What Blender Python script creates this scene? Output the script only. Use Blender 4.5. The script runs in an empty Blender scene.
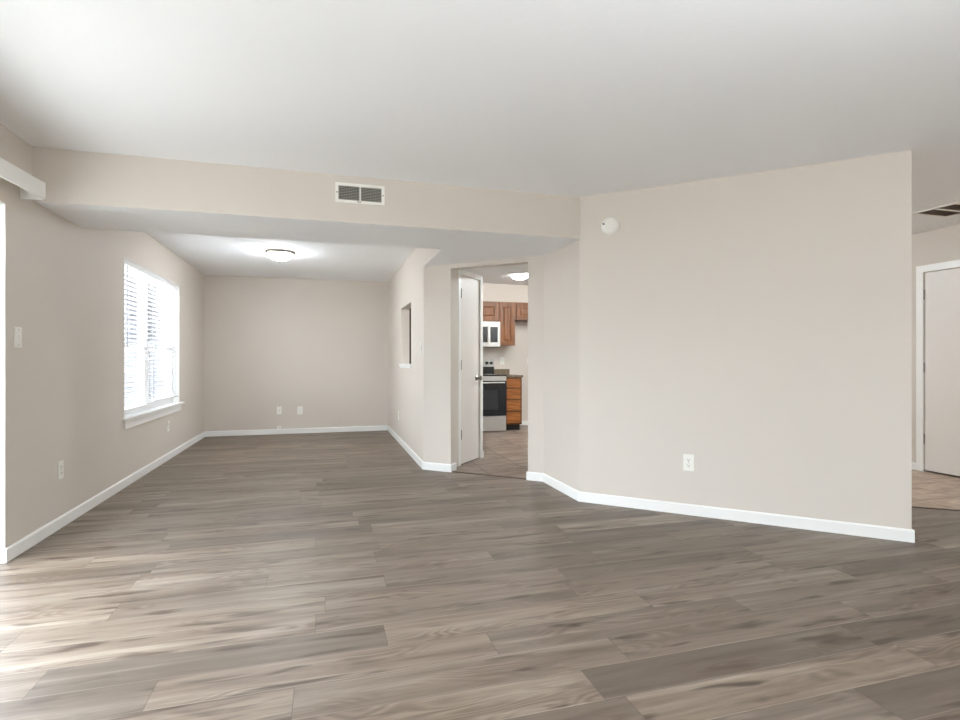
import bpy, bmesh, math
from mathutils import Vector, Matrix

sc = bpy.context.scene
COL = sc.collection
# ------------------------------------------------------------------ camera, world, daylight, exposure
CAM_H = 1.14
cam_d = bpy.data.cameras.new('camera')
cam = bpy.data.objects.new('camera', cam_d); COL.objects.link(cam)
cam.location = (0, 0, CAM_H)
cam.rotation_euler = (math.pi/2, 0, -0.281)
cam_d.sensor_fit = 'HORIZONTAL'; cam_d.sensor_width = 36.0
cam_d.lens = 36*536.85/960
cam_d.shift_y = 0.645/960
cam_d.clip_start = 0.02
sc.camera = cam

SKY = 9.5
w = bpy.data.worlds.new('sky'); sc.world = w; w.use_nodes = True
bg = w.node_tree.nodes['Background']
bg.inputs[0].default_value = (0.84, 0.93, 1.0, 1); bg.inputs[1].default_value = SKY

sun_d = bpy.data.lights.new('sun', 'SUN'); sun_d.energy = 12.0; sun_d.angle = math.radians(2); sun_d.color = (1, 0.98, 0.96)
sun = bpy.data.objects.new('sun', sun_d); COL.objects.link(sun)
sun.rotation_euler = Vector((0.30, 0.02, 0.93)).to_track_quat('Z', 'Y').to_euler()

fl_d = bpy.data.lights.new('ceiling_bounce_fill', 'AREA'); fl_d.shape = 'DISK'; fl_d.size = 0.8; fl_d.energy = 62.0; fl_d.color = (0.88, 0.95, 1.0)  # unseen uplight added behind the camera to brighten the ceiling
fl_o = bpy.data.objects.new('ceiling_bounce_fill', fl_d); COL.objects.link(fl_o)
fl_o.location = (0.9, -0.3, 1.55); fl_o.rotation_euler = (math.pi, 0, 0)

sc.view_settings.view_transform = 'Standard'; sc.view_settings.look = 'None'
sc.view_settings.gamma = 1.0; sc.view_settings.use_curve_mapping = False
sc.view_settings.exposure = 0.77
sc.cycles.max_bounces = 14; sc.cycles.diffuse_bounces = 9
sc.cycles.sample_clamp_indirect = 8.0

# ------------------------------------------------------------------ measured plan (metres)
XL, XR, YB = -1.738, 0.995, 8.878          # dining: left wall, right wall, back wall
YSF, YSB = 3.951, 4.674                    # dropped beam front and back
HD, HL, HS = 2.427, 2.463, 2.128           # dining ceiling, living ceiling, beam underside
C1 = Vector((0.995, 5.578)); C4 = Vector((1.983, 4.701)); C5 = Vector((1.983, 3.961)); C6 = Vector((3.543, 2.490))
AL = (C4-C1).normalized(); PE = Vector((-AL.y, AL.x))       # along the angled doorway wall / into the kitchen
T2, T3, TL = 0.322, 1.163, (C4-C1).length
C2 = C1+AL*T2; C3 = C1+AL*T3
HX = 5.911                                  # hall wall
YR = -1.4                                   # wall behind
TH = 0.115
PD0, PD1, PDZ = 1.70, 3.664, 2.03            # patio door opening in the left wall
WY0, WY1, WZ0, WZ1 = 5.535, 7.440, 0.605, 2.072  # dining window
RW = (3.2, 4.3, 0.9, 2.05)                 # unseen window added behind the camera, sized for fill light

PORTALS = True
def portal(name, loc, rot, sx, sy):
    l = bpy.data.lights.new(name, 'AREA'); l.shape = 'RECTANGLE'; l.size = sx; l.size_y = sy
    l.cycles.is_portal = PORTALS
    o = bpy.data.objects.new(name, l); COL.objects.link(o); o.location = loc; o.rotation_euler = rot
portal('patio_daylight', (XL-0.16, (PD0+PD1)/2, PDZ/2), (0, -math.pi/2, 0), PDZ, PD1-PD0)
portal('window_daylight', (XL-0.16, (WY0+WY1)/2, (WZ0+WZ1)/2), (0, -math.pi/2, 0), WZ1-WZ0, WY1-WY0)
portal('rear_fill_portal', ((RW[0]+RW[1])/2, YR-0.16, (RW[2]+RW[3])/2), (math.pi/2, 0, 0), RW[1]-RW[0], RW[3]-RW[2])  # sampling portal for the added rear window

# ------------------------------------------------------------------ materials
def srgb(r, g, b):
    f = lambda c: c/12.92 if c <= 0.04045 else ((c+0.055)/1.055)**2.4
    return (f(r/255), f(g/255), f(b/255), 1)
def mat(name, col, rough=0.5, metal=0.0, spec=0.5, emit=None, estr=0):
    m = bpy.data.materials.new(name); m.use_nodes = True
    p = m.node_tree.nodes['Principled BSDF']
    p.inputs['Base Color'].default_value = col; p.inputs['Roughness'].default_value = rough
    p.inputs['Metallic'].default_value = metal; p.inputs['Specular IOR Level'].default_value = spec
    if emit: p.inputs['Emission Color'].default_value = emit; p.inputs['Emission Strength'].default_value = estr
    return m
class NT:
    def __init__(s, m): s.t = m.node_tree; s.p = s.t.nodes['Principled BSDF']
    def n(s, ty, **kw):
        x = s.t.nodes.new(ty)
        for k, v in kw.items(): setattr(x, k, v)
        return x
    def l(s, a, b): s.t.links.new(a, b)
    def math(s, op, a, b=None, c=None):
        x = s.n('ShaderNodeMath', operation=op)
        for i, v in enumerate((a, b, c)):
            if v is None: continue
            if isinstance(v, (int, float)): x.inputs[i].default_value = v
            else: s.l(v, x.inputs[i])
        return x.outputs[0]
    def ramp(s, fac, stops):
        x = s.n('ShaderNodeValToRGB'); e = x.color_ramp.elements
        while len(e) < len(stops): e.new(0.5)
        for i, (p, c) in enumerate(stops): e[i].position = p; e[i].color = c if len(c) == 4 else (*c, 1)
        s.l(fac, x.inputs[0]); return x.outputs[0]
    def mix(s, fac, a, b, blend='MIX'):
        x = s.n('ShaderNodeMix', data_type='RGBA', blend_type=blend)
        for i, v in ((0, fac), (6, a), (7, b)):
            if isinstance(v, (int, float)): x.inputs[i].default_value = v
            elif isinstance(v, tuple): x.inputs[i].default_value = v
            else: s.l(v, x.inputs[i])
        return x.outputs[2]
    def xyz(s, src='Object'):
        t = s.n('ShaderNodeTexCoord'); q = s.n('ShaderNodeSeparateXYZ'); s.l(t.outputs[src], q.inputs[0]); return q.outputs
    def vec(s, x, y, z=0.0):
        q = s.n('ShaderNodeCombineXYZ')
        for i, v in enumerate((x, y, z)):
            if isinstance(v, (int, float)): q.inputs[i].default_value = v
            else: s.l(v, q.inputs[i])
        return q.outputs[0]
    def noise(s, v, scale=1.0, detail=3.0, rough=0.5, dist=0.0):
        x = s.n('ShaderNodeTexNoise'); x.inputs['Scale'].default_value = scale; x.inputs['Detail'].default_value = detail
        x.inputs['Roughness'].default_value = rough; x.inputs['Distortion'].default_value = dist
        if v is not None: s.l(v, x.inputs['Vector'])
        return x.outputs['Fac']
    def bump(s, h, strength, dist=0.002):
        b = s.n('ShaderNodeBump'); b.inputs['Strength'].default_value = strength; b.inputs['Distance'].default_value = dist
        s.l(h, b.inputs['Height']); s.l(b.outputs[0], s.p.inputs['Normal'])

def paint(name, col, rough, scale, strength, dist):
    m = mat(name, col, rough, spec=0.3); t = NT(m)
    tc = t.n('ShaderNodeTexCoord')
    n = t.noise(tc.outputs['Object'], scale, 4, 0.55)
    t.bump(n, strength, dist)
    return m
M_WALL = paint('greige_wall_paint', srgb(213, 205, 196), 0.6, 180, 0.12, 0.0006)
M_CEIL = paint('white_ceiling_texture', srgb(242, 243, 244), 0.9, 38, 0.35, 0.003)
M_TRIM = mat('white_trim_paint', srgb(240, 240, 238), 0.32, spec=0.45)
M_DOOR = mat('white_door_paint', srgb(228, 223, 218), 0.4, spec=0.45)
M_PLATE = mat('white_plastic', srgb(240, 238, 232), 0.3)
M_PLATE_D = mat('dark_slot', srgb(60, 58, 56), 0.6)
M_BLIND = mat('white_blind_vinyl', srgb(238, 238, 238), 0.4)
M_VINYL = mat('white_window_vinyl', srgb(238, 239, 240), 0.35)
M_CORD = mat('grey_cord', srgb(170, 170, 172), 0.8)
M_NICKEL = mat('satin_nickel', srgb(150, 145, 138), 0.35, 1.0)
M_BRUSH = mat('brushed_nickel', srgb(165, 158, 148), 0.4, 1.0)
M_STEEL = mat('stainless_steel', srgb(188, 186, 182), 0.42, 0.6)
M_BLACK = mat('black_enamel', srgb(16, 16, 18), 0.25)
M_BGLASS = mat('black_oven_glass', srgb(22, 26, 32), 0.06)
M_KICK = mat('black_toe_kick', srgb(22, 19, 17), 0.6)
M_VENTDARK = mat('duct_shade_grey', srgb(92, 90, 84), 0.9)
M_VENTGREY = mat('grey_louver', srgb(186, 184, 176), 0.5)
M_BROWN = mat('dark_brown_louver', srgb(150, 134, 122), 0.6)
M_STRIP = mat('dark_transition_strip', srgb(84, 70, 60), 0.5)
M_DOME = mat('lit_frosted_glass', srgb(250, 250, 248), 0.4, emit=(0.90, 0.95, 1.0, 1), estr=80)
M_DOMEK = mat('lit_frosted_glass_kitchen', srgb(250, 250, 248), 0.4, emit=(1, 0.97, 0.95, 1), estr=45)
M_GROUND_L = mat('grey_patio_concrete', srgb(136, 135, 132), 0.9)
M_SLAB = mat('bright_bounce_slab', srgb(232, 229, 222), 0.9)
M_DOMEH = mat('fill_dome_glow_hall', srgb(250, 250, 248), 0.4, emit=(0.86, 0.94, 1.0, 1), estr=125)
M_DOMEK2 = mat('fill_dome_glow_kitchen', srgb(250, 250, 248), 0.4, emit=(0.84, 0.94, 1.0, 1), estr=165)
M_FACADE = mat('pale_siding', srgb(104, 104, 110), 0.8)
M_FDARK = mat('dark_house_glass', srgb(30, 32, 40), 0.3)
M_GROUND = mat('pale_bounce_ground', srgb(205, 200, 192), 0.9)
def glass():
    m = bpy.data.materials.new('clear_window_glass'); m.use_nodes = True; t = m.node_tree
    for n in list(t.nodes): t.nodes.remove(n)
    o = t.nodes.new('ShaderNodeOutputMaterial'); mx = t.nodes.new('ShaderNodeMixShader')
    a = t.nodes.new('ShaderNodeBsdfTransparent'); g = t.nodes.new('ShaderNodeBsdfGlossy'); g.inputs['Roughness'].default_value = 0.02; mx.inputs[0].default_value = 0.07
    t.links.new(a.outputs[0], mx.inputs[1]); t.links.new(g.outputs[0], mx.inputs[2])
    t.links.new(mx.outputs[0], o.inputs[0]); return m
M_GLASS = glass()
def screen():
    m = bpy.data.materials.new('grey_dimming_screen'); m.use_nodes = True; t = m.node_tree
    p = t.nodes['Principled BSDF']; p.inputs['Base Color'].default_value = srgb(120, 120, 122); p.inputs['Roughness'].default_value = 0.8
    mx = t.nodes.new('ShaderNodeMixShader'); a = t.nodes.new('ShaderNodeBsdfTransparent'); mx.inputs[0].default_value = 0.25
    t.links.new(a.outputs[0], mx.inputs[1]); t.links.new(p.outputs[0], mx.inputs[2]); t.links.new(mx.outputs[0], t.nodes['Material Output'].inputs[0]); return m
M_SCREEN = screen()

def wood_floor():
    m = mat('greige_vinyl_plank', (0.3, 0.25, 0.2, 1), 0.42, spec=0.65); t = NT(m)
    X, Y, Z = t.xyz()
    W, L = 0.182, 1.22
    yr = t.math('DIVIDE', t.math('SUBTRACT', Y, 1.615), W)
    row = t.math('FLOOR', yr); fy = t.math('FRACT', yr)
    wn = t.n('ShaderNodeTexWhiteNoise', noise_dimensions='1D'); t.l(row, wn.inputs['W'])
    xr = t.math('ADD', t.math('DIVIDE', X, L), t.math('MULTIPLY', wn.outputs['Value'], 7.31))
    colm = t.math('FLOOR', xr); fx = t.math('FRACT', xr)
    wn2 = t.n('ShaderNodeTexWhiteNoise', noise_dimensions='2D'); t.l(t.vec(row, colm), wn2.inputs['Vector'])
    rid = wn2.outputs['Value']; sepc = t.n('ShaderNodeSeparateColor'); t.l(wn2.outputs['Color'], sepc.inputs[0])
    off = t.math('MULTIPLY', rid, 37.0); off2 = t.math('MULTIPLY', sepc.outputs[1], 53.0)
    # long soft grain streaks, fine fibre, cathedral contours, dark blotches
    g1 = t.noise(t.vec(t.math('ADD', t.math('MULTIPLY', X, 0.9), off), t.math('ADD', t.math('MULTIPLY', Y, 13.0), off2)), 1.0, 5, 0.62, 0.5)
    g2 = t.noise(t.vec(t.math('ADD', t.math('MULTIPLY', X, 4.0), off), t.math('ADD', t.math('MULTIPLY', Y, 70.0), off2)), 1.0, 4, 0.65)
    lo = t.noise(t.vec(t.math('ADD', t.math('MULTIPLY', X, 1.6), off2), t.math('ADD', t.math('MULTIPLY', Y, 7.0), off)), 1.0, 1.5, 0.4, 0.2)
    ring = t.math('ADD', t.math('MULTIPLY', t.math('SINE', t.math('MULTIPLY', lo, 110.0)), 0.5), 0.5)
    rmask = t.ramp(t.noise(t.vec(t.math('ADD', t.math('MULTIPLY', X, 2.2), off), t.math('ADD', t.math('MULTIPLY', Y, 9.0), off2), 3.3), 1.0, 2, 0.5), [(0.48, (0, 0, 0)), (0.62, (1, 1, 1))])
    bl = t.noise(t.vec(t.math('ADD', t.math('MULTIPLY', X, 2.6), off2), t.math('ADD', t.math('MULTIPLY', Y, 16.0), off), 9.1), 1.0, 2.0, 0.5, 0.3)
    blot = t.ramp(bl, [(0.585, (0, 0, 0)), (0.70, (1, 1, 1))])
    base = t.ramp(g1, [(0.26, srgb(104, 86, 71)), (0.42, srgb(140, 123, 107)), (0.56, srgb(158, 142, 126)), (0.70, srgb(184, 170, 154)), (0.86, srgb(200, 188, 172))])
    tone = t.math('ADD', 0.42, t.math('MULTIPLY', rid, 0.38))
    c = t.mix(1.0, base, t.n('ShaderNodeCombineColor').outputs[0], 'MULTIPLY')
    cc = c.node.inputs[7].links[0].from_node
    for i in range(3): t.l(tone, cc.inputs[i])
    c = t.mix(t.math('MULTIPLY', t.ramp(t.math('SUBTRACT', 1.0, g2), [(0.40, (0, 0, 0)), (0.68, (1, 1, 1))]), 0.42), c, srgb(92, 77, 64))
    c = t.mix(t.math('MULTIPLY', t.math('MULTIPLY', ring, rmask), 0.62), c, srgb(90, 72, 57))
    c = t.mix(t.math('MULTIPLY', blot, 0.85), c, srgb(66, 48, 36))
    ey = t.math('MULTIPLY', t.math('MINIMUM', fy, t.math('SUBTRACT', 1.0, fy)), W)
    ex = t.math('MULTIPLY', t.math('MINIMUM', fx, t.math('SUBTRACT', 1.0, fx)), L)
    e = t.math('MINIMUM', ey, ex)
    seam = t.math('LESS_THAN', e, 0.0014)
    hl = t.math('MULTIPLY', t.math('LESS_THAN', t.math('MULTIPLY', fy, W), 0.007), 0.16)  # bevel highlight along one plank edge, painted into the colour
    c = t.mix(hl, c, srgb(196, 184, 170))
    c = t.mix(t.math('MULTIPLY', seam, 0.6), c, srgb(70, 58, 48))
    t.l(c, t.p.inputs['Base Color'])
    r = t.math('ADD', 0.38, t.math('MULTIPLY', g2, 0.16)); t.l(r, t.p.inputs['Roughness'])
    h = t.math('SUBTRACT', t.math('MULTIPLY', g2, 0.5), t.math('MULTIPLY', seam, 1.5))
    t.bump(h, 0.12, 0.001)
    return m
M_FLOOR = wood_floor()

def tile_floor(name, c0, c1, c2, x0, y0, grout):
    m = mat(name, (0.3, 0.25, 0.2, 1), 0.4, spec=0.4); t = NT(m)
    X, Y, Z = t.xyz(); W = 0.44
    xr = t.math('DIVIDE', t.math('SUBTRACT', X, x0), W); yr = t.math('DIVIDE', t.math('SUBTRACT', Y, y0), W)
    wn = t.n('ShaderNodeTexWhiteNoise', noise_dimensions='2D'); t.l(t.vec(t.math('FLOOR', xr), t.math('FLOOR', yr)), wn.inputs['Vector'])
    fx = t.math('FRACT', xr); fy = t.math('FRACT', yr)
    off = t.math('MULTIPLY', wn.outputs['Value'], 41.0)
    n = t.noise(t.vec(t.math('ADD', t.math('MULTIPLY', X, 2.0), off), t.math('ADD', t.math('MULTIPLY', Y, 5.5), off)), 1.5, 5, 0.6, 0.8)
    c = t.ramp(n, [(0.28, c0), (0.5, c1), (0.72, c2)])
    e = t.math('MULTIPLY', t.math('MINIMUM', t.math('MINIMUM', fx, t.math('SUBTRACT', 1.0, fx)), t.math('MINIMUM', fy, t.math('SUBTRACT', 1.0, fy))), W)
    s = t.math('LESS_THAN', e, 0.006)
    c = t.mix(t.math('MULTIPLY', s, 0.8), c, grout)
    t.l(c, t.p.inputs['Base Color']); t.bump(t.math('SUBTRACT', 1.0, s), 0.3, 0.002)
    return m
M_TILEK = tile_floor('brown_stone_tile', srgb(98, 82, 72), srgb(134, 118, 106), srgb(164, 150, 138), 1.58, 0.04, srgb(62, 52, 45))
M_TILEH = tile_floor('tan_stone_tile', srgb(138, 116, 98), srgb(172, 150, 130), srgb(200, 182, 164), 1.58, 0.12, srgb(110, 92, 78))

def oak(name, horiz=False, k=1.0):
    m = mat(name, (0.3, 0.1, 0.04, 1), 0.4, spec=0.4); t = NT(m)
    X, Y, Z = t.xyz()
    a, b = (4.0, 60.0) if horiz else (60.0, 4.0)
    n = t.noise(t.vec(t.math('MULTIPLY', X, a), t.math('MULTIPLY', Y, 25.0), t.math('MULTIPLY', Z, b)), 1.0, 4, 0.6, 0.5)
    f = lambda r, g, bb: tuple(v*k for v in srgb(r, g, bb)[:3])+(1,)
    t.l(t.ramp(n, [(0.3, f(104, 60, 28)), (0.5, f(154, 94, 44)), (0.75, f(184, 120, 62))]), t.p.inputs['Base Color'])
    return m
M_OAK = oak('honey_oak', False, 0.62); M_OAKH = oak('honey_oak_drawer', True, 0.95); M_OAKD = oak('dark_oak', False, 0.08); M_OAKB = oak('gap_shaded_oak', False, 0.30)
def granite():
    m = mat('speckled_granite', (0.2, 0.17, 0.13, 1), 0.2); t = NT(m)
    tc = t.n('ShaderNodeTexCoord'); n = t.noise(tc.outputs['Object'], 90, 5, 0.7)
    t.l(t.ramp(n, [(0.38, srgb(48, 40, 34)), (0.52, srgb(118, 102, 82)), (0.68, srgb(186, 174, 150))]), t.p.inputs['Base Color'])
    return m
M_GRAN = granite()

# ------------------------------------------------------------------ mesh helpers
class MB:
    def __init__(s): s.b = bmesh.new(); s.mi = 0
    def _f(s, vs):
        f = s.b.faces.new(vs); f.material_index = s.mi; return f
    def prism(s, poly, z0, z1):
        lo = [s.b.verts.new((p[0], p[1], z0)) for p in poly]; hi = [s.b.verts.new((p[0], p[1], z1)) for p in poly]
        n = len(poly); s._f(lo[::-1]); s._f(hi)
        for i in range(n): s._f([lo[i], lo[(i+1) % n], hi[(i+1) % n], hi[i]])
        return s
    def box(s, x0, x1, y0, y1, z0, z1):
        return s.prism([(x0, y0), (x1, y0), (x1, y1), (x0, y1)], z0, z1)
    def strip(s, p, q, n, th, z0, z1, cham=0.0):
        """a board standing along p-q, th thick towards n, top outer edge chamfered"""
        p = Vector(p[:2]); q = Vector(q[:2]); n = Vector(n[:2]).normalized()
        prof = [(0, z0), (th, z0), (th, z1-cham*1.6), (th-cham, z1-cham*0.3), (th-cham*1.3, z1), (0, z1)] if cham else [(0, z0), (th, z0), (th, z1), (0, z1)]
        A = [s.b.verts.new((p.x+n.x*a, p.y+n.y*a, z)) for a, z in prof]; B = [s.b.verts.new((q.x+n.x*a, q.y+n.y*a, z)) for a, z in prof]
        k = len(prof); s._f(A); s._f(B[::-1])
        for i in range(k): s._f([A[i], B[i], B[(i+1) % k], A[(i+1) % k]])
        return s
    def lathe(s, prof, seg=32, M=None):
        M = M or Matrix.Identity(4); rings = []
        for r, z in prof:
            if r < 1e-6: rings.append([s.b.verts.new(M @ Vector((0, 0, z)))])
            else: rings.append([s.b.verts.new(M @ Vector((r*math.cos(2*math.pi*i/seg), r*math.sin(2*math.pi*i/seg), z))) for i in range(seg)])
        for a, b in zip(rings, rings[1:]):
            for i in range(seg):
                j = (i+1) % seg
                if len(a) == 1 and len(b) == 1: continue
                if len(a) == 1: s._f([a[0], b[i], b[j]])
                elif len(b) == 1: s._f([a[i], a[j], b[0]])
                else: s._f([a[i], a[j], b[j], b[i]])
        for rg in (rings[0], rings[-1]):
            if len(rg) > 1: s._f(rg if rg is rings[-1] else rg[::-1])
        return s
    def tilted(s, c, sx, sy, sz, M):
        """box of size sx,sy,sz rotated by M about its centre c"""
        vs = [s.b.verts.new(Vector(c)+M @ Vector((a*sx/2, b*sy/2, d*sz/2))) for d in (-1, 1) for a, b in ((-1, -1), (1, -1), (1, 1), (-1, 1))]
        s._f(vs[3::-1]); s._f(vs[4:])
        for i in range(4): s._f([vs[i], vs[(i+1) % 4], vs[4+(i+1) % 4], vs[4+i]])
        return s
    def build(s, name, m, parent=None, bevel=0.0, smooth=False):
        bmesh.ops.recalc_face_normals(s.b, faces=s.b.faces[:])
        if bevel: bmesh.ops.bevel(s.b, geom=s.b.edges[:], offset=bevel, segments=2, affect='EDGES', clamp_overlap=True)
        me = bpy.data.meshes.new(name); s.b.to_mesh(me); s.b.free()
        for k in (m if isinstance(m, (list, tuple)) else [m]): me.materials.append(k)
        if smooth:
            for p in me.polygons: p.use_smooth = True
            me.set_sharp_from_angle(angle=math.radians(40))
        o = bpy.data.objects.new(name, me); COL.objects.link(o)
        if parent: o.parent = parent
        return o
def struct(name, mb, m, parent=None, **kw):
    o = mb.build(name, m, parent, **kw)
    if parent is None: o['kind'] = 'structure'
    return o
def thing(name, label, cat, loc=(0, 0, 0), rz=0.0, group=None):
    o = bpy.data.objects.new(name, None); COL.objects.link(o); o.empty_display_size = 0.05
    o.location = loc; o.rotation_euler = (0, 0, rz); o['label'] = label; o['category'] = cat
    if group: o['group'] = group
    return o
def face(n):            # z rotation that turns local -y towards n
    return math.atan2(n[0], -n[1])
def under(mb_obj):      # white ceiling texture on downward faces
    for p in mb_obj.data.polygons:
        if p.normal.z < -0.9: p.material_index = 1

# ------------------------------------------------------------------ setting: floors
fl = MB(); fl.box(XL-0.15, HX+0.15, YR-0.15, YB+0.15, -0.12, 0.0); struct('floor', fl, M_FLOOR)
kt = MB(); kt.prism([C1+PE*0.03, C4+PE*0.03, C4+PE*0.03+AL*0.06, (2.6, 5.5), (4.2, 5.5), (4.2, YB), (XR+0.05, YB), (XR+0.05, 5.7)], 0.0, 0.004); struct('floor_kitchen', kt, M_TILEK)
ht = MB(); ht.prism([(3.35, 3.82), (HX, 2.02), (HX, 5.56), (2.2, 5.56), (2.2, 4.0)], 0.0, 0.004); struct('floor_hall', ht, M_TILEH)
s = MB(); s.strip(C2-PE*0.0, C3, PE, 0.034, 0.0, 0.007, 0.003); struct('trim_1', s, M_STRIP)
hd = (Vector((HX, 2.02))-Vector((3.35, 3.82))).normalized()
s = MB(); s.strip((3.40, 3.785), Vector((3.35, 3.82))+hd*3.1, (hd.y, -hd.x), 0.022, 0.0, 0.006, 0.002); struct('trim_2', s, M_STRIP)

# ------------------------------------------------------------------ setting: ceilings
c = MB(); c.prism([(XL-0.15, YR-0.15), (HX+0.15, YR-0.15), (HX+0.15, 5.66), (2.05, 5.66), (2.05, YSF+0.05), (XL-0.15, YSF+0.05)], HL, HL+0.12); struct('ceiling', c, M_CEIL)
c = MB(); c.prism([(XL-0.15, YSB-0.1), (1.9, YSB-0.1), (2.60, 5.6), (4.35, 5.6), (4.35, YB+0.15), (XL-0.15, YB+0.15)], HD, HD+0.12); struct('ceiling_dining', c, M_CEIL)
E1 = C2+PE*0.885-AL*0.05                      # end of the closet wall
c = MB(); c.box(XL, C5.x, YSF, YSB, HS, HL+0.02)
c.prism([(XR, YSB-0.0), (C4.x, YSB-0.0), (C4.x, C4.y), C3+PE*0.9, E1+AL*0.0, E1-AL*0.6, (XR, 5.60)], HS, HL+0.02)
o = struct('wall_beam', c, [M_WALL, M_CEIL]); under(o)

# ------------------------------------------------------------------ setting: walls
w_ = MB()
w_.box(XL-0.15, XL, YR, PD0, 0, HL); w_.box(XL-0.15, XL, PD0, PD1, PDZ, HL); w_.box(XL-0.15, XL, PD1, WY0, 0, HL)
w_.box(XL-0.15, XL, WY0, WY1, 0, WZ0); w_.box(XL-0.15, XL, WY0, WY1, WZ1, HL); w_.box(XL-0.15, XL, WY1, YB, 0, HL)
struct('wall_left', w_, M_WALL)
w_ = MB(); w_.box(XL-0.15, 4.35, YB, YB+0.15, 0, HL); struct('wall_back', w_, M_WALL)
PY0, PY1, PZ0, PZ1 = 6.442, 7.330, 1.095, 1.846
w_ = MB(); w_.box(XR, XR+TH, C1.y, PY0, 0, HL); w_.box(XR, XR+TH, PY1, YB, 0, HL)
w_.box(XR, XR+TH, PY0, PY1, 0, PZ0); w_.box(XR, XR+TH, PY0, PY1, PZ1, HL); struct('wall_dining', w_, M_WALL)
def along(t0, t1, d0, d1): return [C1+AL*t0+PE*d0, C1+AL*t1+PE*d0, C1+AL*t1+PE*d1, C1+AL*t0+PE*d1]
w_ = MB(); w_.prism(along(0.0, T2, 0, TH), 0, HS); w_.prism(along(T2, T3, 0, TH), 2.086, HS)
w_.prism([C3, C4, C4+Vector((TH, 0.05)), C3+PE*TH], 0, HS); struct('wall_doorway', w_, M_WALL)
w_ = MB(); w_.prism([C5, C5+Vector((TH, 0.05)), C4+Vector((TH, 0)), C4], 0, HL); struct('wall_corner', w_, M_WALL)
BD = (C6-C5).normalized(); BN = Vector((BD.y, -BD.x)); BL = (C6-C5).length     # long angled wall, BN towards the camera
w_ = MB(); w_.prism([C5, C6, C6-BN*TH, C5-BN*TH+BD*0.0], 0, HL); struct('wall_right', w_, M_WALL)
# closet wall with its door opening (p = distance into the passage)
CO = C2-AL*0.05
def cl(p0, p1, d0, d1): return [CO+PE*p0+AL*d0, CO+PE*p1+AL*d0, CO+PE*p1+AL*d1, CO+PE*p0+AL*d1]
DP0, DP1, DZ = 0.322, 0.785, 2.07
w_ = MB(); w_.prism(cl(0.10, DP0, -0.1, 0), 0, HS); w_.prism(cl(DP1, 0.875, -0.1, 0), 0, HS); w_.prism(cl(DP0, DP1, -0.1, 0), DZ, HS)
w_.prism([CO+PE*0.875, CO+PE*0.875-AL*0.1, (XR+0.05, 6.25), (XR+0.05, 6.37)], 0, HL)
struct('wall_closet', w_, M_WALL)
w_ = MB(); K = C3+PE*0.95
w_.prism([C3+PE*TH, C3+PE*TH+AL*0.1, K+AL*0.1, K], 0, HS); w_.box(K.x-0.02, HX, 5.56, 5.66, 0, HL); w_.box(4.2, 4.35, 5.66, YB, 0, HL)
struct('wall_kitchen', w_, M_WALL)
HDY0, HDY1, HDZ = 3.27, 4.030, 2.045
w_ = MB(); w_.box(HX, HX+0.12, YR, HDY0, 0, HL); w_.box(HX, HX+0.12, HDY1, 5.66, 0, HL); w_.box(HX, HX+0.12, HDY0, HDY1, HDZ, HL); struct('wall_hall', w_, M_WALL)
w_ = MB(); w_.box(XL-0.15, RW[0], YR-0.15, YR, 0, HL); w_.box(RW[1], HX+0.12, YR-0.15, YR, 0, HL)
w_.box(RW[0], RW[1], YR-0.15, YR, 0, RW[2]); w_.box(RW[0], RW[1], YR-0.15, YR, RW[3], HL); struct('wall_rear', w_, M_WALL)

# ------------------------------------------------------------------ baseboards
BH, BT = 0.079, 0.013
def base(name, segs):
    b = MB()
    for p, q, n in segs: b.strip(p, q, n, BT, 0.0, BH, 0.006)
    struct(name, b, M_TRIM)
base('baseboard_left', [((XL, PD1), (XL, YB), (1, 0))])
base('baseboard_back', [((XL, YB), (XR, YB), (0, -1))])
base('baseboard_dining', [((XR, YB), C1-Vector((0, 0.006)), (-1, 0))])
base('baseboard_doorway', [(C1-AL*0.010, C2+AL*0.013, -PE), (C2, C2+PE*(TH-0.01), AL)])
base('baseboard_post', [(C3-AL*0.012, C4-AL*0.004, -PE)])
base('baseboard_corner', [(C4-Vector((0, 0.0)), C5-Vector((0, 0.006)), (-1, 0))])
base('baseboard_right', [(C5-BD*0.009, C6+BD*0.013, BN), (C6+BN*0.0, C6-BN*TH, BD)])
base('baseboard_hall', [((HX, HDY1+0.072), (HX, 5.56), (-1, 0))])
base('baseboard_kitchen', [((3.10, YB), (4.2, YB), (0, -1)), (CO+PE*0.86, CO+PE*0.888, AL), (CO+PE*0.875+AL*0.013, CO+PE*0.875-AL*0.1, PE)])

# ------------------------------------------------------------------ patio door (left, its casing just in frame)
d = MB()
d.box(XL-0.135, XL-0.075, PD0, PD1, 0, 0.05); d.box(XL-0.135, XL-0.075, PD0, PD1, PDZ-0.05, PDZ)
for y in (PD0, (PD0+PD1)/2-0.04, PD1-0.07): d.box(XL-0.135, XL-0.075, y, y+0.07, 0.05, PDZ-0.05)
o = struct('door_1', d, M_VINYL)
g = MB(); g.box(XL-0.107, XL-0.103, PD0+0.05, PD1-0.05, 0.04, PDZ-0.04); g.build('pane', M_GLASS, o)
h = MB(); h.box(XL-0.075, XL-0.045, (PD0+PD1)/2-0.02, (PD0+PD1)/2, 0.9, 1.15); h.build('door_handle', M_PLATE, o, bevel=0.004)
t = MB()      # white returns of the door recess, baseboard wrapped round the wall end
t.box(XL-0.15, XL+0.0005, PD1-0.006, PD1, 0, PDZ); t.box(XL-0.15, XL+0.0005, PD0, PD0+0.006, 0, PDZ); t.box(XL-0.15, XL, PD0+0.006, PD1-0.006, PDZ-0.006, PDZ)
struct('trim_3', t, M_TRIM)
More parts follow.
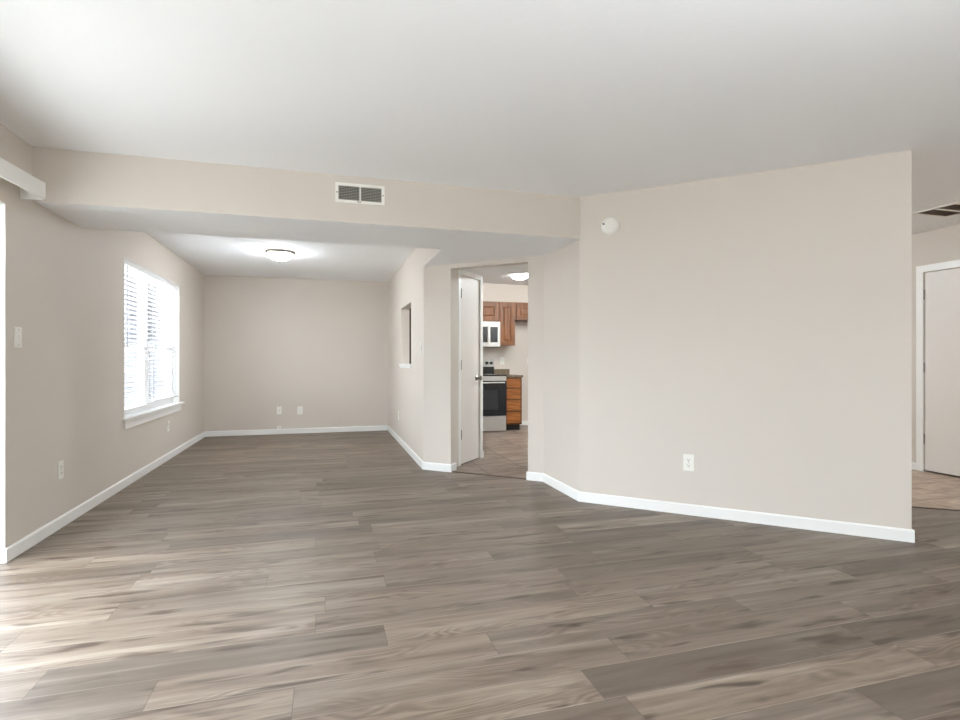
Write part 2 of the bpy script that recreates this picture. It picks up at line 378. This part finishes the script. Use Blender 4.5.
t = MB(); t.strip((XL-0.07, PD1-0.006), (XL+BT, PD1-0.006), (0, -1), BT, 0.0, BH, 0.006); t.box(XL, XL+BT, PD1-0.006, PD1, 0, BH-0.008); struct('trim_4', t, M_TRIM)

# ------------------------------------------------------------------ dining window
f = MB(); x0, x1 = XL-0.13, XL-0.07
YM = 6.40
f.box(x0, x1, WY0, WY1, WZ0, WZ0+0.05); f.box(x0, x1, WY0, WY1, WZ1-0.05, WZ1)
for y0_, y1_ in ((WY0, WY0+0.05), (YM-0.045, YM+0.045), (WY1-0.05, WY1)): f.box(x0, x1, y0_, y1_, WZ0+0.05, WZ1-0.05)
for y0_, y1_ in ((WY0+0.05, YM-0.045), (YM+0.045, WY1-0.05)):
    f.box(x0+0.005, x1+0.005, y0_, y1_, 1.262, 1.305)
    for ya, yb in ((y0_, y0_+0.035), (y1_-0.035, y1_)): f.box(x0+0.02, x1+0.003, ya, yb, WZ0+0.05, 1.262)
    f.box(x0+0.02, x1+0.003, y0_+0.035, y1_-0.035, WZ0+0.05, WZ0+0.085)
o = struct('window_1', f, M_VINYL)
for y0_, y1_ in ((WY0+0.05, YM-0.045), (YM+0.045, WY1-0.05)):
    g = MB(); g.box(XL-0.103, XL-0.099, y0_, y1_, WZ0+0.05, WZ1-0.05); g.build('pane', M_GLASS, o)
    g = MB(); g.box(XL-0.127, XL-0.126, y0_, y1_, WZ0+0.05, WZ1-0.05); g.build('dimming_screen', M_SCREEN, o)  # added sheet that dims the view and daylight through the window
t = MB()     # painted returns of the recess, sill and apron
t.box(XL-0.07, XL, WY1-0.006, WY1, WZ0, WZ1); t.box(XL-0.07, XL, WY0, WY0+0.006, WZ0, WZ1); t.box(XL-0.07, XL, WY0, WY1, WZ1-0.006, WZ1)
struct('trim_5', t, M_TRIM)
t = MB(); t.box(XL-0.07, XL, WY0+0.007, WY1-0.007, WZ0+0.0005, WZ0+0.018); t.box(XL, XL+0.035, WY0-0.05, WY1+0.11, WZ0-0.006, WZ0+0.018)
o = struct('window_sill', t, M_TRIM)
t = MB(); t.strip((XL, WY0-0.01), (XL, WY1+0.03), (1, 0), 0.014, 0.522, WZ0-0.006); struct('trim_6', t, M_TRIM)

# blinds: one in each half of the window
def blind(label, y0, y1, zb, wand):
    r = thing('window_blind', label, 'window blind', (XL-0.030, (y0+y1)/2, WZ0+0.018), 0, 'blinds in the dining window')
    L = (y1-y0)-0.008; zt = WZ1-0.008-WZ0-0.018
    h = MB(); h.box(-0.024, 0.024, -L/2, L/2, zt-0.042, zt); h.build('head_rail', M_BLIND, r, bevel=0.002)
    n = int((zt-0.06-(zb+0.03))/0.0435); sl = MB()
    R = Matrix.Rotation(math.radians(-7), 3, 'Y')
    for i in range(n+1):
        z = zt-0.065-i*(zt-0.065-zb-0.025)/n
        sl.tilted((0, 0, z), 0.048, L-0.01, 0.0034, R)
    sl.build('slats', M_BLIND, r)
    b = MB(); b.box(-0.024, 0.024, -L/2+0.004, L/2-0.004, zb-0.012, zb+0.006); b.build('bottom_rail', M_BLIND, r, bevel=0.002)
    for y in (-L/2+0.16, 0, L/2-0.16):
        c = MB(); c.box(0.0245, 0.0258, y-0.002, y+0.002, zb, zt-0.04); c.box(-0.0258, -0.0245, y-0.002, y+0.002, zb, zt-0.04)
        c.build('ladder_cord', M_CORD, r)
    k = MB(); k.lathe([(0.004, 0), (0.004, 0.75)], 8, Matrix.Translation((0.030, wand*(L/2-0.07), zt-0.80))); k.build('tilt_wand', M_CORD, r)
blind('white slatted blind in the left half of the window, nearer the patio door', WY0+0.008, YM+0.0, 0.062, -1)
blind('white slatted blind in the right half of the window, nearer the far corner', YM+0.0, WY1-0.008, 0.085, -1)

# ------------------------------------------------------------------ pass-through opening sill
t = MB(); t.box(XR-0.022, XR+TH+0.015, PY0-0.05, PY1+0.06, PZ0-0.024, PZ0+0.001); o = struct('trim_7', t, M_TRIM)
t = MB(); t.strip((XR, PY0-0.03), (XR, PY1+0.04), (-1, 0), 0.012, PZ0-0.05, PZ0-0.024); struct('trim_8', t, M_TRIM)

# ------------------------------------------------------------------ closet door in the doorway passage
def hinge(parent, M, z, nm='hinge'):
    h = MB(); h.lathe([(0.006, -0.047), (0.006, 0.047)], 10, M @ Matrix.Translation((0, 0, z)))
    h.lathe([(0.004, -0.053), (0.004, 0.053)], 8, M @ Matrix.Translation((0, 0, z))); h.build(nm, M_NICKEL, parent)
d = MB(); d.prism(cl(DP0+0.004, DP1-0.004, -0.045, -0.006), 0.016, DZ-0.005); cd = struct('door_2', d, M_DOOR)
kp = CO+PE*(DP1-0.065)+AL*0.0
kb = thing_parent = MB()
MK = Matrix.Translation((kp.x, kp.y, 0.940)) @ Matrix.Rotation(math.atan2(AL.y, AL.x), 4, 'Z') @ Matrix.Rotation(math.pi/2, 4, 'Y')
kb.lathe([(0.0, -0.006), (0.032, -0.006), (0.032, 0.0), (0.026, 0.006), (0.011, 0.010), (0.010, 0.028), (0.022, 0.036), (0.028, 0.048), (0.026, 0.060), (0.014, 0.067), (0, 0.068)], 24, MK)
kb.build('door_knob', M_NICKEL, cd, smooth=True)
for z in (1.868, 1.093, 0.338):
    p = CO+PE*(DP0+0.002)+AL*0.004; hinge(cd, Matrix.Translation((p.x, p.y, 0)), z)
t = MB(); t.prism(cl(DP0-0.058, DP0-0.004, 0, 0.003), 0, 2.126); t.prism(cl(DP1+0.004, DP1+0.066, 0, 0.014), 0, 2.126); t.prism(cl(DP0-0.004, DP1+0.004, 0, 0.014), DZ+0.004, 2.126)
struct('trim_9', t, M_TRIM)

# ------------------------------------------------------------------ hall door
d = MB(); d.box(HX+0.004, HX+0.042, HDY0+0.004, HDY1-0.004, 0.018, HDZ-0.005); hd_ = struct('door_3', d, M_DOOR)
for z in (1.817, 1.070, 0.339): hinge(hd_, Matrix.Translation((HX-0.004, HDY1-0.001, 0)), z)
kb = MB(); kb.lathe([(0.0, -0.004), (0.032, -0.004), (0.032, 0.004), (0.011, 0.010), (0.010, 0.028), (0.024, 0.036), (0.028, 0.048), (0.014, 0.067), (0, 0.068)], 24, Matrix.Translation((HX+0.004, HDY0+0.07, 0.94)) @ Matrix.Rotation(-math.pi/2, 4, 'Y'))
kb.build('door_knob', M_NICKEL, hd_, smooth=True)
w_ = MB(); w_.box(HX+0.121, HX+0.16, HDY0-0.1, HDY1+0.1, 0, HL); struct('hall_light_block', w_, M_WALL)  # unseen slab added behind the hall door to stop light leaking under it
t = MB(); t.box(HX-0.014, HX, HDY1+0.004, HDY1+0.070, 0, HDZ+0.072); t.box(HX-0.014, HX, HDY0-0.07, HDY0-0.004, 0, HDZ+0.072); t.box(HX-0.014, HX, HDY0-0.004, HDY1+0.004, HDZ+0.004, HDZ+0.072)
struct('trim_10', t, M_TRIM)

# ------------------------------------------------------------------ valance over the patio door
v = thing('valance', 'white boxed valance on the left wall above the patio door', 'valance', (XL, PD0-0.15, 2.032))
v.rotation_euler = (math.radians(1.8), 0, 0)
VL = 3.832-(PD0-0.15)
b = MB(); b.box(0.110, 0.124, 0, VL, 0.008, 0.104); b.build('front_board', M_TRIM, v, bevel=0.002)
b = MB(); b.box(0.0, 0.110, VL-0.014, VL, 0.0, 0.104); b.build('end_return', M_TRIM, v)
b = MB(); b.box(0.0, 0.110, 0.0, 0.014, 0.0, 0.104); b.build('end_return', M_TRIM, v)
b = MB(); b.box(0.0, 0.110, 0.014, VL-0.014, 0.090, 0.104); b.build('top_board', M_TRIM, v)
b = MB(); b.box(0.045, 0.085, 0.03, VL-0.03, 0.06, 0.09); b.build('blind_track', M_PLATE, v)

# ------------------------------------------------------------------ wall plates
def outlet(label, loc, n, group=None):
    r = thing('wall_outlet', label, 'outlet', loc, face(n), group)
    p = MB(); p.box(-0.038, 0.038, -0.007, 0.0, -0.061, 0.061); p.build('plate', M_PLATE, r, bevel=0.0025)
    for z in (0.021, -0.021):
        q = MB(); q.box(-0.017, 0.017, -0.0095, -0.006, z-0.014, z+0.014); q = q.build('receptacle', M_PLATE, r, bevel=0.001)
        s = MB(); s.box(-0.008, -0.0055, -0.0102, -0.009, z-0.002, z+0.007); s.box(0.0055, 0.008, -0.0102, -0.009, z-0.002, z+0.007); s.box(-0.003, 0.003, -0.0102, -0.009, z-0.010, z-0.005)
        s.build('socket_slots', M_PLATE_D, q)
    s = MB(); s.lathe([(0.003, 0), (0.003, 0.0015)], 10, Matrix.Translation((0, -0.0068, 0)) @ Matrix.Rotation(math.pi/2, 4, 'X')); s.build('screw', M_NICKEL, r)
def switch(label, loc, n, group=None):
    r = thing('light_switch', label, 'light switch', loc, face(n), group)
    p = MB(); p.box(-0.038, 0.038, -0.007, 0.0, -0.061, 0.061); p.build('plate', M_PLATE, r, bevel=0.0025)
    q = MB(); q.box(-0.005, 0.005, -0.016, -0.006, -0.004, 0.014); q.build('toggle', M_PLATE, r, bevel=0.001)
    for z in (0.045, -0.045):
        s = MB(); s.lathe([(0.003, 0), (0.003, 0.0015)], 10, Matrix.Translation((0, -0.0068, z)) @ Matrix.Rotation(math.pi/2, 4, 'X')); s.build('screw', M_NICKEL, r)
def jack(label, loc, n, hw, hh, hole=0.006):
    r = thing('cable_plate', label, 'wall plate', loc, face(n))
    p = MB(); p.box(-hw, hw, -0.007, 0.0, -hh, hh); p.build('plate', M_PLATE, r, bevel=0.002)
    q = MB(); q.lathe([(hole, 0), (hole, 0.009), (hole*0.5, 0.009), (hole*0.5, 0.002)], 14, Matrix.Translation((0, -0.006, 0)) @ Matrix.Rotation(math.pi/2, 4, 'X')); q.build('jack', M_NICKEL, r)
switch('white light switch on the left wall beside the patio door trim', (XL, 3.785, 1.278), (1, 0))
outlet('white outlet low on the left wall, between the patio door and the window', (XL, 4.315, 0.394), (1, 0))
outlet('small white outlet on the left wall right under the window apron', (XL, 6.936, 0.386), (1, 0))
jack('white cable plate on the far dining wall, left of the duplex outlet', (-0.683, YB, 0.368), (0, -1), 0.036, 0.060)
outlet('white duplex outlet on the far dining wall, right of the cable plate', (-0.378, YB, 0.360), (0, -1))
jack('tiny white cable jack just above the far baseboard, under the cable plate', (-0.684, YB, 0.104), (0, -1), 0.026, 0.022, 0.007)
outlet('white outlet low on the pass-through wall near the far corner', (XR, 7.56, 0.370), (-1, 0))
switch('white light switch on the pass-through wall by the doorway corner', (XR, 5.726, 1.272), (-1, 0))
bo = C5+BD*0.831
outlet('white duplex outlet low on the long angled wall', (bo.x, bo.y, 0.386), BN)
outlet('white outlet on the kitchen wall above the range and counter', (2.965, YB, 1.135), (0, -1))
switch('white switch plate on the kitchen wall, cut by the doorway edge', (3.475, YB, 1.14), (0, -1))

# ------------------------------------------------------------------ supply register on the beam
r = thing('air_vent', 'white metal air register high on the beam, two grey louver panels', 'air vent', (0.243, YSF, 2.338), 0)
vw, vh = 0.173, 0.070
p = MB()
p.box(-vw, vw, -0.008, 0, vh-0.020, vh); p.box(-vw, vw, -0.008, 0, -vh, -vh+0.020)
p.box(-vw, -vw+0.022, -0.008, 0, -vh+0.020, vh-0.020); p.box(vw-0.022, vw, -0.008, 0, -vh+0.020, vh-0.020); p.box(-0.006, 0.006, -0.007, 0, -vh+0.02, vh-0.02)
p.build('frame', M_PLATE, r)
p = MB(); p.box(-vw+0.02, vw-0.02, -0.0012, -0.0002, -vh+0.018, vh-0.018); p.build('duct_shade', M_VENTDARK, r)  # flat dark sheet painted as the shade behind the louvers
for sx in (-1, 1):
    p = MB()
    R = Matrix.Rotation(math.radians(35), 3, 'X')
    for i in range(9): p.tilted((sx*0.0785, -0.0045, -0.044+i*0.011), 0.144, 0.0062, 0.0012, R)
    for i in range(12): p.box(sx*0.0785-0.066+i*0.012-0.0008, sx*0.0785-0.066+i*0.012+0.0008, -0.003, -0.0015, -0.05, 0.05)
    p.build('louver_panel', M_VENTGREY, r)
for sx in (-1, 1):
    p = MB(); p.lathe([(0.0045, 0), (0.0045, 0.002), (0, 0.003)], 10, Matrix.Translation((sx*(vw-0.011), -0.008, 0)) @ Matrix.Rotation(math.pi/2, 4, 'X')); p.build('screw', M_PLATE_D, r)
p = MB(); p.box(-0.022, 0.006, -0.018, -0.008, -vh+0.006, -vh+0.011); p.build('damper_lever', M_NICKEL, r)

# ------------------------------------------------------------------ smoke detector
sp = C5+BD*0.250
r = thing('smoke_detector', 'round white smoke detector high on the long angled wall', 'smoke detector', (sp.x, sp.y, 2.203), face(BN))
MR = Matrix.Rotation(math.pi/2, 4, 'X')
p = MB(); p.lathe([(0, 0), (0.072, 0), (0.072, 0.010), (0.070, 0.012), (0, 0.012)], 40, MR); p.build('base_plate', M_PLATE, r, smooth=True)
p = MB(); p.lathe([(0, 0.012), (0.066, 0.012), (0.068, 0.018), (0.067, 0.030), (0.060, 0.038), (0.053, 0.0395), (0.0515, 0.0375), (0.0495, 0.0395), (0.03, 0.042), (0, 0.0425)], 40, MR); p.build('cover', M_PLATE, r, smooth=True)
p = MB(); p.lathe([(0.008, 0.036), (0.008, 0.0425), (0, 0.043)], 12, Matrix.Translation((-0.043, 0, 0.012)) @ MR); p.build('indicator_lens', M_PLATE_D, r)
p = MB(); p.lathe([(0.012, 0.040), (0.012, 0.044), (0, 0.0445)], 20, Matrix.Translation((0.006, 0, 0.004)) @ MR); p.build('test_button', M_PLATE, r)

# ------------------------------------------------------------------ ceiling lights
def ceiling_light(label, loc, R, dome_m):
    r = thing('ceiling_light', label, 'ceiling light', loc)
    k = R/0.165
    p = MB(); p.lathe([(0, 0), (0.165*k, 0), (0.165*k, -0.008), (0.158*k, -0.022), (0.146*k, -0.030), (0.140*k, -0.030), (0.140*k, -0.004), (0, -0.004)], 40); p.build('pan', M_BRUSH, r, smooth=True)
    prof = [(0.1385*k*math.cos(a), -0.022-0.082*math.sin(a)) for a in [i*math.pi/2/12 for i in range(13)]]; prof[-1] = (0, prof[-1][1])
    p = MB(); p.lathe(prof, 40); p.build('glass_dome', dome_m, r, smooth=True)
    p = MB(); p.lathe([(0, -0.100), (0.009, -0.103), (0.011, -0.110), (0.006, -0.120), (0, -0.123)], 16); p.build('finial', M_BRUSH, r, smooth=True)
ceiling_light('lit frosted dome light with nickel rim on the dining room ceiling', (-0.508, 6.75, HD), 0.167, M_DOME)
ceiling_light('bright frosted dome light on the kitchen ceiling, seen through the doorway', (2.735, 7.38, HD), 0.165, M_DOMEK)

ceiling_light('added unseen dome light brightening the kitchen, nearer the refrigerator space', (3.7, 6.15, HD), 0.165, M_DOMEK2)  # unseen fixture added to carry most of the kitchen light
ceiling_light('added unseen dome light brightening the hall behind the long angled wall', (3.8, 4.9, HL), 0.165, M_DOMEH)  # unseen fixture added to light the hall

# ------------------------------------------------------------------ return grille on the hall ceiling
GX0, GX1, GY1, NP = 5.055, 5.465, 3.550, 4
r = thing('return_grille', 'dark louvered return grille with white dividers on the hall ceiling', 'vent grille', ((GX0+GX1)/2, GY1-0.34, HL))
hx, hy = (GX1-GX0)/2, 0.34
p = MB(); p.box(-hx, -hx+0.022, -hy, hy, -0.010, 0); p.box(hx-0.022, hx, -hy, hy, -0.010, 0)
for i in range(NP+1):
    y = hy-0.022-i*0.16+0.0
    p.box(-hx+0.022, hx-0.022, y-0.006 if i else y, y+0.022 if i == 0 else y+0.018, -0.010, 0)
p.build('frame', M_PLATE, r)
for i in range(NP):
    y1_ = hy-0.022-i*0.16-(0.006 if i else 0); y0_ = hy-0.022-(i+1)*0.16+0.018
    p = MB(); p.box(-hx+0.022, hx-0.022, y0_, y1_, -0.0012, -0.0002)
    R = Matrix.Rotation(math.radians(40), 3, 'X'); n = 9
    for j in range(n): p.tilted((0, y0_+(j+0.5)*(y1_-y0_)/n, -0.005), 2*hx-0.044, 0.010, 0.001, R)
    p.build('louver_panel', M_BROWN, r)

# ------------------------------------------------------------------ kitchen
def panel_door(name, x0, x1, z0, z1, yf, m, parent):
    """raised panel door: frame of stiles and rails round a raised field; faces -y"""
    d = MB(); wd = min(0.055, (x1-x0)*0.24)
    d.box(x0, x0+wd, yf-0.019, yf, z0, z1); d.box(x1-wd, x1, yf-0.019, yf, z0, z1)
    d.box(x0+wd, x1-wd, yf-0.019, yf, z0, z0+wd); d.box(x0+wd, x1-wd, yf-0.019, yf, z1-wd, z1)
    d.box(x0+wd, x1-wd, yf-0.008, yf, z0+wd, z1-wd)
    a = [(x0+wd+0.006, z0+wd+0.006), (x1-wd-0.006, z0+wd+0.006), (x1-wd-0.006, z1-wd-0.006), (x0+wd+0.006, z1-wd-0.006)]
    i_ = 0.022; b = [(a[0][0]+i_, a[0][1]+i_), (a[1][0]-i_, a[1][1]+i_), (a[2][0]-i_, a[2][1]-i_), (a[3][0]+i_, a[3][1]-i_)]
    A = [d.b.verts.new((x, yf-0.008, z)) for x, z in a]; B = [d.b.verts.new((x, yf-0.017, z)) for x, z in b]
    d._f(B)
    for i in range(4): d._f([A[i], A[(i+1) % 4], B[(i+1) % 4], B[i]])
    return d.build(name, m, parent)
def wall_cab(label, x0, x1, z0, z1, ndoor):
    r = thing('wall_cabinet', label, 'kitchen cabinet', ((x0+x1)/2, YB, z0), 0, 'oak wall cabinets in the kitchen')
    hw = (x1-x0)/2; dp = 0.315; H = z1-z0
    c = MB(); c.box(-hw+0.001, hw-0.001, -dp+0.02, -0.001, 0, H); c.build('body', M_OAK, r)
    c = MB(); fw = 0.038
    c.box(-hw+0.001, -hw+fw, -dp, -dp+0.02, 0, H); c.box(hw-fw, hw-0.001, -dp, -dp+0.02, 0, H); c.box(-hw+fw, hw-fw, -dp, -dp+0.02, 0, fw); c.box(-hw+fw, hw-fw, -dp, -dp+0.02, H-fw, H)
    if ndoor == 2: c.box(-0.02, 0.02, -dp, -dp+0.02, fw, H-fw)
    c.build('face_frame', M_OAK, r)
    if ndoor == 1: panel_door('door', -hw+0.022, hw-0.022, 0.022, H-0.024, -dp-0.0005, M_OAK, r)
    else:
        panel_door('door', -hw+0.022, -0.010, 0.022, H-0.024, -dp-0.0005, M_OAK, r); panel_door('door', 0.010, hw-0.022, 0.022, H-0.024, -dp-0.0005, M_OAK, r)
wall_cab('short oak wall cabinet directly above the microwave', 2.032, 2.794, 1.800, 2.128, 2)
wall_cab('tall narrow oak wall cabinet right of the microwave', 2.795, 3.090, 1.395, 2.128, 1)
wall_cab('short oak wall cabinet at right, high above empty wall', 3.091, 3.850, 1.830, 2.128, 2)
# soffit above the cabinets
c = MB(); c.box(1.9, 4.2, YB-0.300, YB, 2.130, HD); struct('wall_soffit', c, M_WALL)

r = thing('microwave', 'stainless microwave hung above the range, black glass front', 'microwave', (2.413, YB, 1.368))
c = MB(); c.box(-0.380, 0.380, -0.385, -0.002, 0, 0.420); c.build('body', M_STEEL, r)
c = MB(); c.box(-0.380, 0.189, -0.412, -0.386, 0.004, 0.418); d_ = c.build('door', M_STEEL, r, bevel=0.003)
c = MB(); c.box(-0.330, 0.150, -0.4145, -0.411, 0.075, 0.330); c.build('window_glass', M_BGLASS, d_)
c = MB(); c.box(0.156, 0.184, -0.452, -0.436, 0.060, 0.350); c.box(0.157, 0.177, -0.437, -0.411, 0.075, 0.095); c.box(0.157, 0.177, -0.437, -0.411, 0.315, 0.335); c.build('handle', M_STEEL, d_, bevel=0.002)
c = MB(); c.box(0.191, 0.380, -0.412, -0.386, 0.004, 0.418); p_ = c.build('control_panel', M_STEEL, r, bevel=0.003)
c = MB(); c.box(0.209, 0.335, -0.4145, -0.411, 0.075, 0.330); c.build('keypad', M_BGLASS, p_)
c = MB(); c.box(-0.36, 0.36, -0.37, -0.05, -0.006, 0.0); c.build('bottom_filter', M_BLACK, r)

r = thing('range', 'stainless electric range with black glass oven door and cooktop', 'range', (2.413, YB, 0))
c = MB(); c.box(-0.379, 0.379, -0.690, -0.004, 0.03, 0.895); c.build('body', M_STEEL, r)
c = MB(); c.box(-0.380, 0.380, -0.735, -0.075, 0.895, 0.912); k_ = c.build('cooktop', M_BLACK, r, bevel=0.002)
for bx, by, br in ((-0.19, -0.55, 0.10), (0.19, -0.55, 0.085), (-0.19, -0.25, 0.085), (0.19, -0.25, 0.10)):
    c = MB(); c.lathe([(br, 0), (br, 0.0012), (br-0.006, 0.0012), (br-0.006, 0)], 28, Matrix.Translation((bx, by, 0.912))); c.build('burner_ring', M_VENTGREY, k_)
c = MB(); c.box(-0.379, 0.379, -0.075, -0.012, 0.912, 1.035); b_ = c.build('backguard', M_BLACK, r)
c = MB(); c.box(-0.379, 0.379, -0.085, -0.010, 1.035, 1.165); c.build('control_panel', M_STEEL, b_, bevel=0.004)
for x in (-0.32, -0.23, 0.245, 0.325):
    c = MB(); c.lathe([(0.026, 0), (0.024, 0.024), (0, 0.026)], 20, Matrix.Translation((x, -0.085, 1.10)) @ MR); c.build('knob', M_BLACK, b_)
c = MB(); c.box(-0.11, 0.11, -0.0875, -0.0845, 1.07, 1.135); c.build('display', M_BGLASS, b_)
c = MB(); c.box(-0.379, 0.379, -0.728, -0.690, 0.820, 0.893); c.build('front_trim', M_STEEL, r, bevel=0.003)
c = MB(); c.box(-0.378, 0.378, -0.728, -0.691, 0.262, 0.816); d_ = c.build('oven_door', M_BGLASS, r, bevel=0.004)
c = MB(); c.box(-0.24, 0.24, -0.7295, -0.7275, 0.36, 0.67); c.build('window_glass', mat('oven_window', srgb(46, 48, 52), 0.12), d_)
c = MB(); c.lathe([(0.011, -0.34), (0.011, 0.34)], 14, Matrix.Translation((0, -0.765, 0.790)) @ Matrix.Rotation(math.pi/2, 4, 'Y'))
for sx in (-0.30, 0.30): c.box(sx-0.010, sx+0.010, -0.765, -0.727, 0.780, 0.800)
c.build('handle', M_STEEL, d_, smooth=True)
c = MB(); c.box(-0.378, 0.378, -0.724, -0.691, 0.020, 0.254); c.build('storage_drawer', M_STEEL, r, bevel=0.004)

r = thing('base_cabinet', 'narrow oak base cabinet with four drawers beside the range', 'kitchen cabinet', (2.9425, YB, 0))
c = MB(); c.box(-0.146, 0.146, -0.640, -0.002, 0.10, 0.868); c.build('body', M_OAKB, r)  # body coloured darker so the gaps between drawers look shaded
c = MB(); c.box(-0.146, 0.130, -0.585, -0.30, 0.005, 0.10); c.build('toe_kick', M_KICK, r)
for z0_, z1_ in ((0.700, 0.845), (0.518, 0.680), (0.325, 0.498), (0.128, 0.305)):
    c = MB(); c.box(-0.118, 0.118, -0.660, -0.6405, z0_, z1_); c.build('drawer', M_OAKH, r, bevel=0.004)
r = thing('countertop', 'small speckled stone countertop with backsplash over the drawer cabinet', 'countertop', (2.9425, YB, 0.868))
c = MB(); c.box(-0.147, 0.160, -0.672, -0.001, 0.0005, 0.034); c.build('slab', M_GRAN, r, bevel=0.004)
c = MB(); c.box(-0.147, 0.150, -0.022, -0.001, 0.034, 0.125); c.build('backsplash', M_GRAN, r, bevel=0.002)

r = thing('tall_cabinet', 'dark tall cabinet seen as a thin strip through the pass-through', 'kitchen cabinet', (1.42, YB, 0))
c = MB(); c.box(-0.30, 0.30, -0.58, -0.002, 0.0, 2.125); c.build('body', M_OAKD, r)
panel_door('door', -0.285, 0.285, 0.12, 1.32, -0.5805, M_OAKD, r); panel_door('door', -0.285, 0.285, 1.34, 2.10, -0.5805, M_OAKD, r)

# ------------------------------------------------------------------ outdoors, beyond the dining window and patio door
g = MB(); g.box(-40, XL-0.15, -25, 45, -0.25, -0.15); struct('ground', g, M_GROUND_L)
g = MB(); g.box(-9.0, XL-0.15, 4.4, 10.5, -0.15, -0.11); struct('bounce_slab', g, M_SLAB)  # unseen pale slab added to bounce sunlight up to the dining ceiling
g = MB(); g.box(XL-0.15, 30, -25, YR-0.15, -0.25, -0.15); struct('ground_rear', g, M_GROUND)  # unseen ground, kept pale to bounce light in at the rear
r = thing('neighbor_building', 'pale neighboring building glimpsed through the window blinds', 'building', (-8.0, 13.0, -0.15))
c = MB(); c.box(-9, 5.5, 0, 6, 0, 3.6); c.build('wall', M_FACADE, r)
c = MB(); c.prism([(-9.4, -0.4), (5.9, -0.4), (5.9, 6.4), (-9.4, 6.4)], 3.6, 3.75); c.build('roof', M_CORD, r)
for x0_, x1_, z0_, z1_ in ((-3.965, -3.845, 1.75, 3.10), (-3.70, -3.635, 1.75, 3.10), (-3.58, -3.48, 1.75, 3.10), (-3.76, -3.58, 0.35, 1.50)):
    c = MB(); c.box(x0_+8.0-0.05, x1_+8.0+0.05, -0.05, -0.002, z0_-0.05, z1_+0.05); q = c.build('window', M_FACADE, r)
    c = MB(); c.box(x0_+8.0, x1_+8.0, -0.06, -0.051, z0_, z1_); c.build('pane', M_FDARK, q)
# added window behind the camera, unseen, lets fill light in
f = MB(); a0, a1, b0, b1 = RW
f.box(a0, a1, YR-0.13, YR-0.07, b0, b0+0.06); f.box(a0, a1, YR-0.13, YR-0.07, b1-0.06, b1)
for x in (a0, a0+(a1-a0)/3-0.03, a0+2*(a1-a0)/3-0.03, a1-0.06): f.box(x, x+0.06, YR-0.13, YR-0.07, b0+0.06, b1-0.06)
o = struct('rear_fill_window', f, M_VINYL)
g = MB(); g.box(a0, a1, YR-0.103, YR-0.099, b0, b1); g.build('pane', M_GLASS, o)
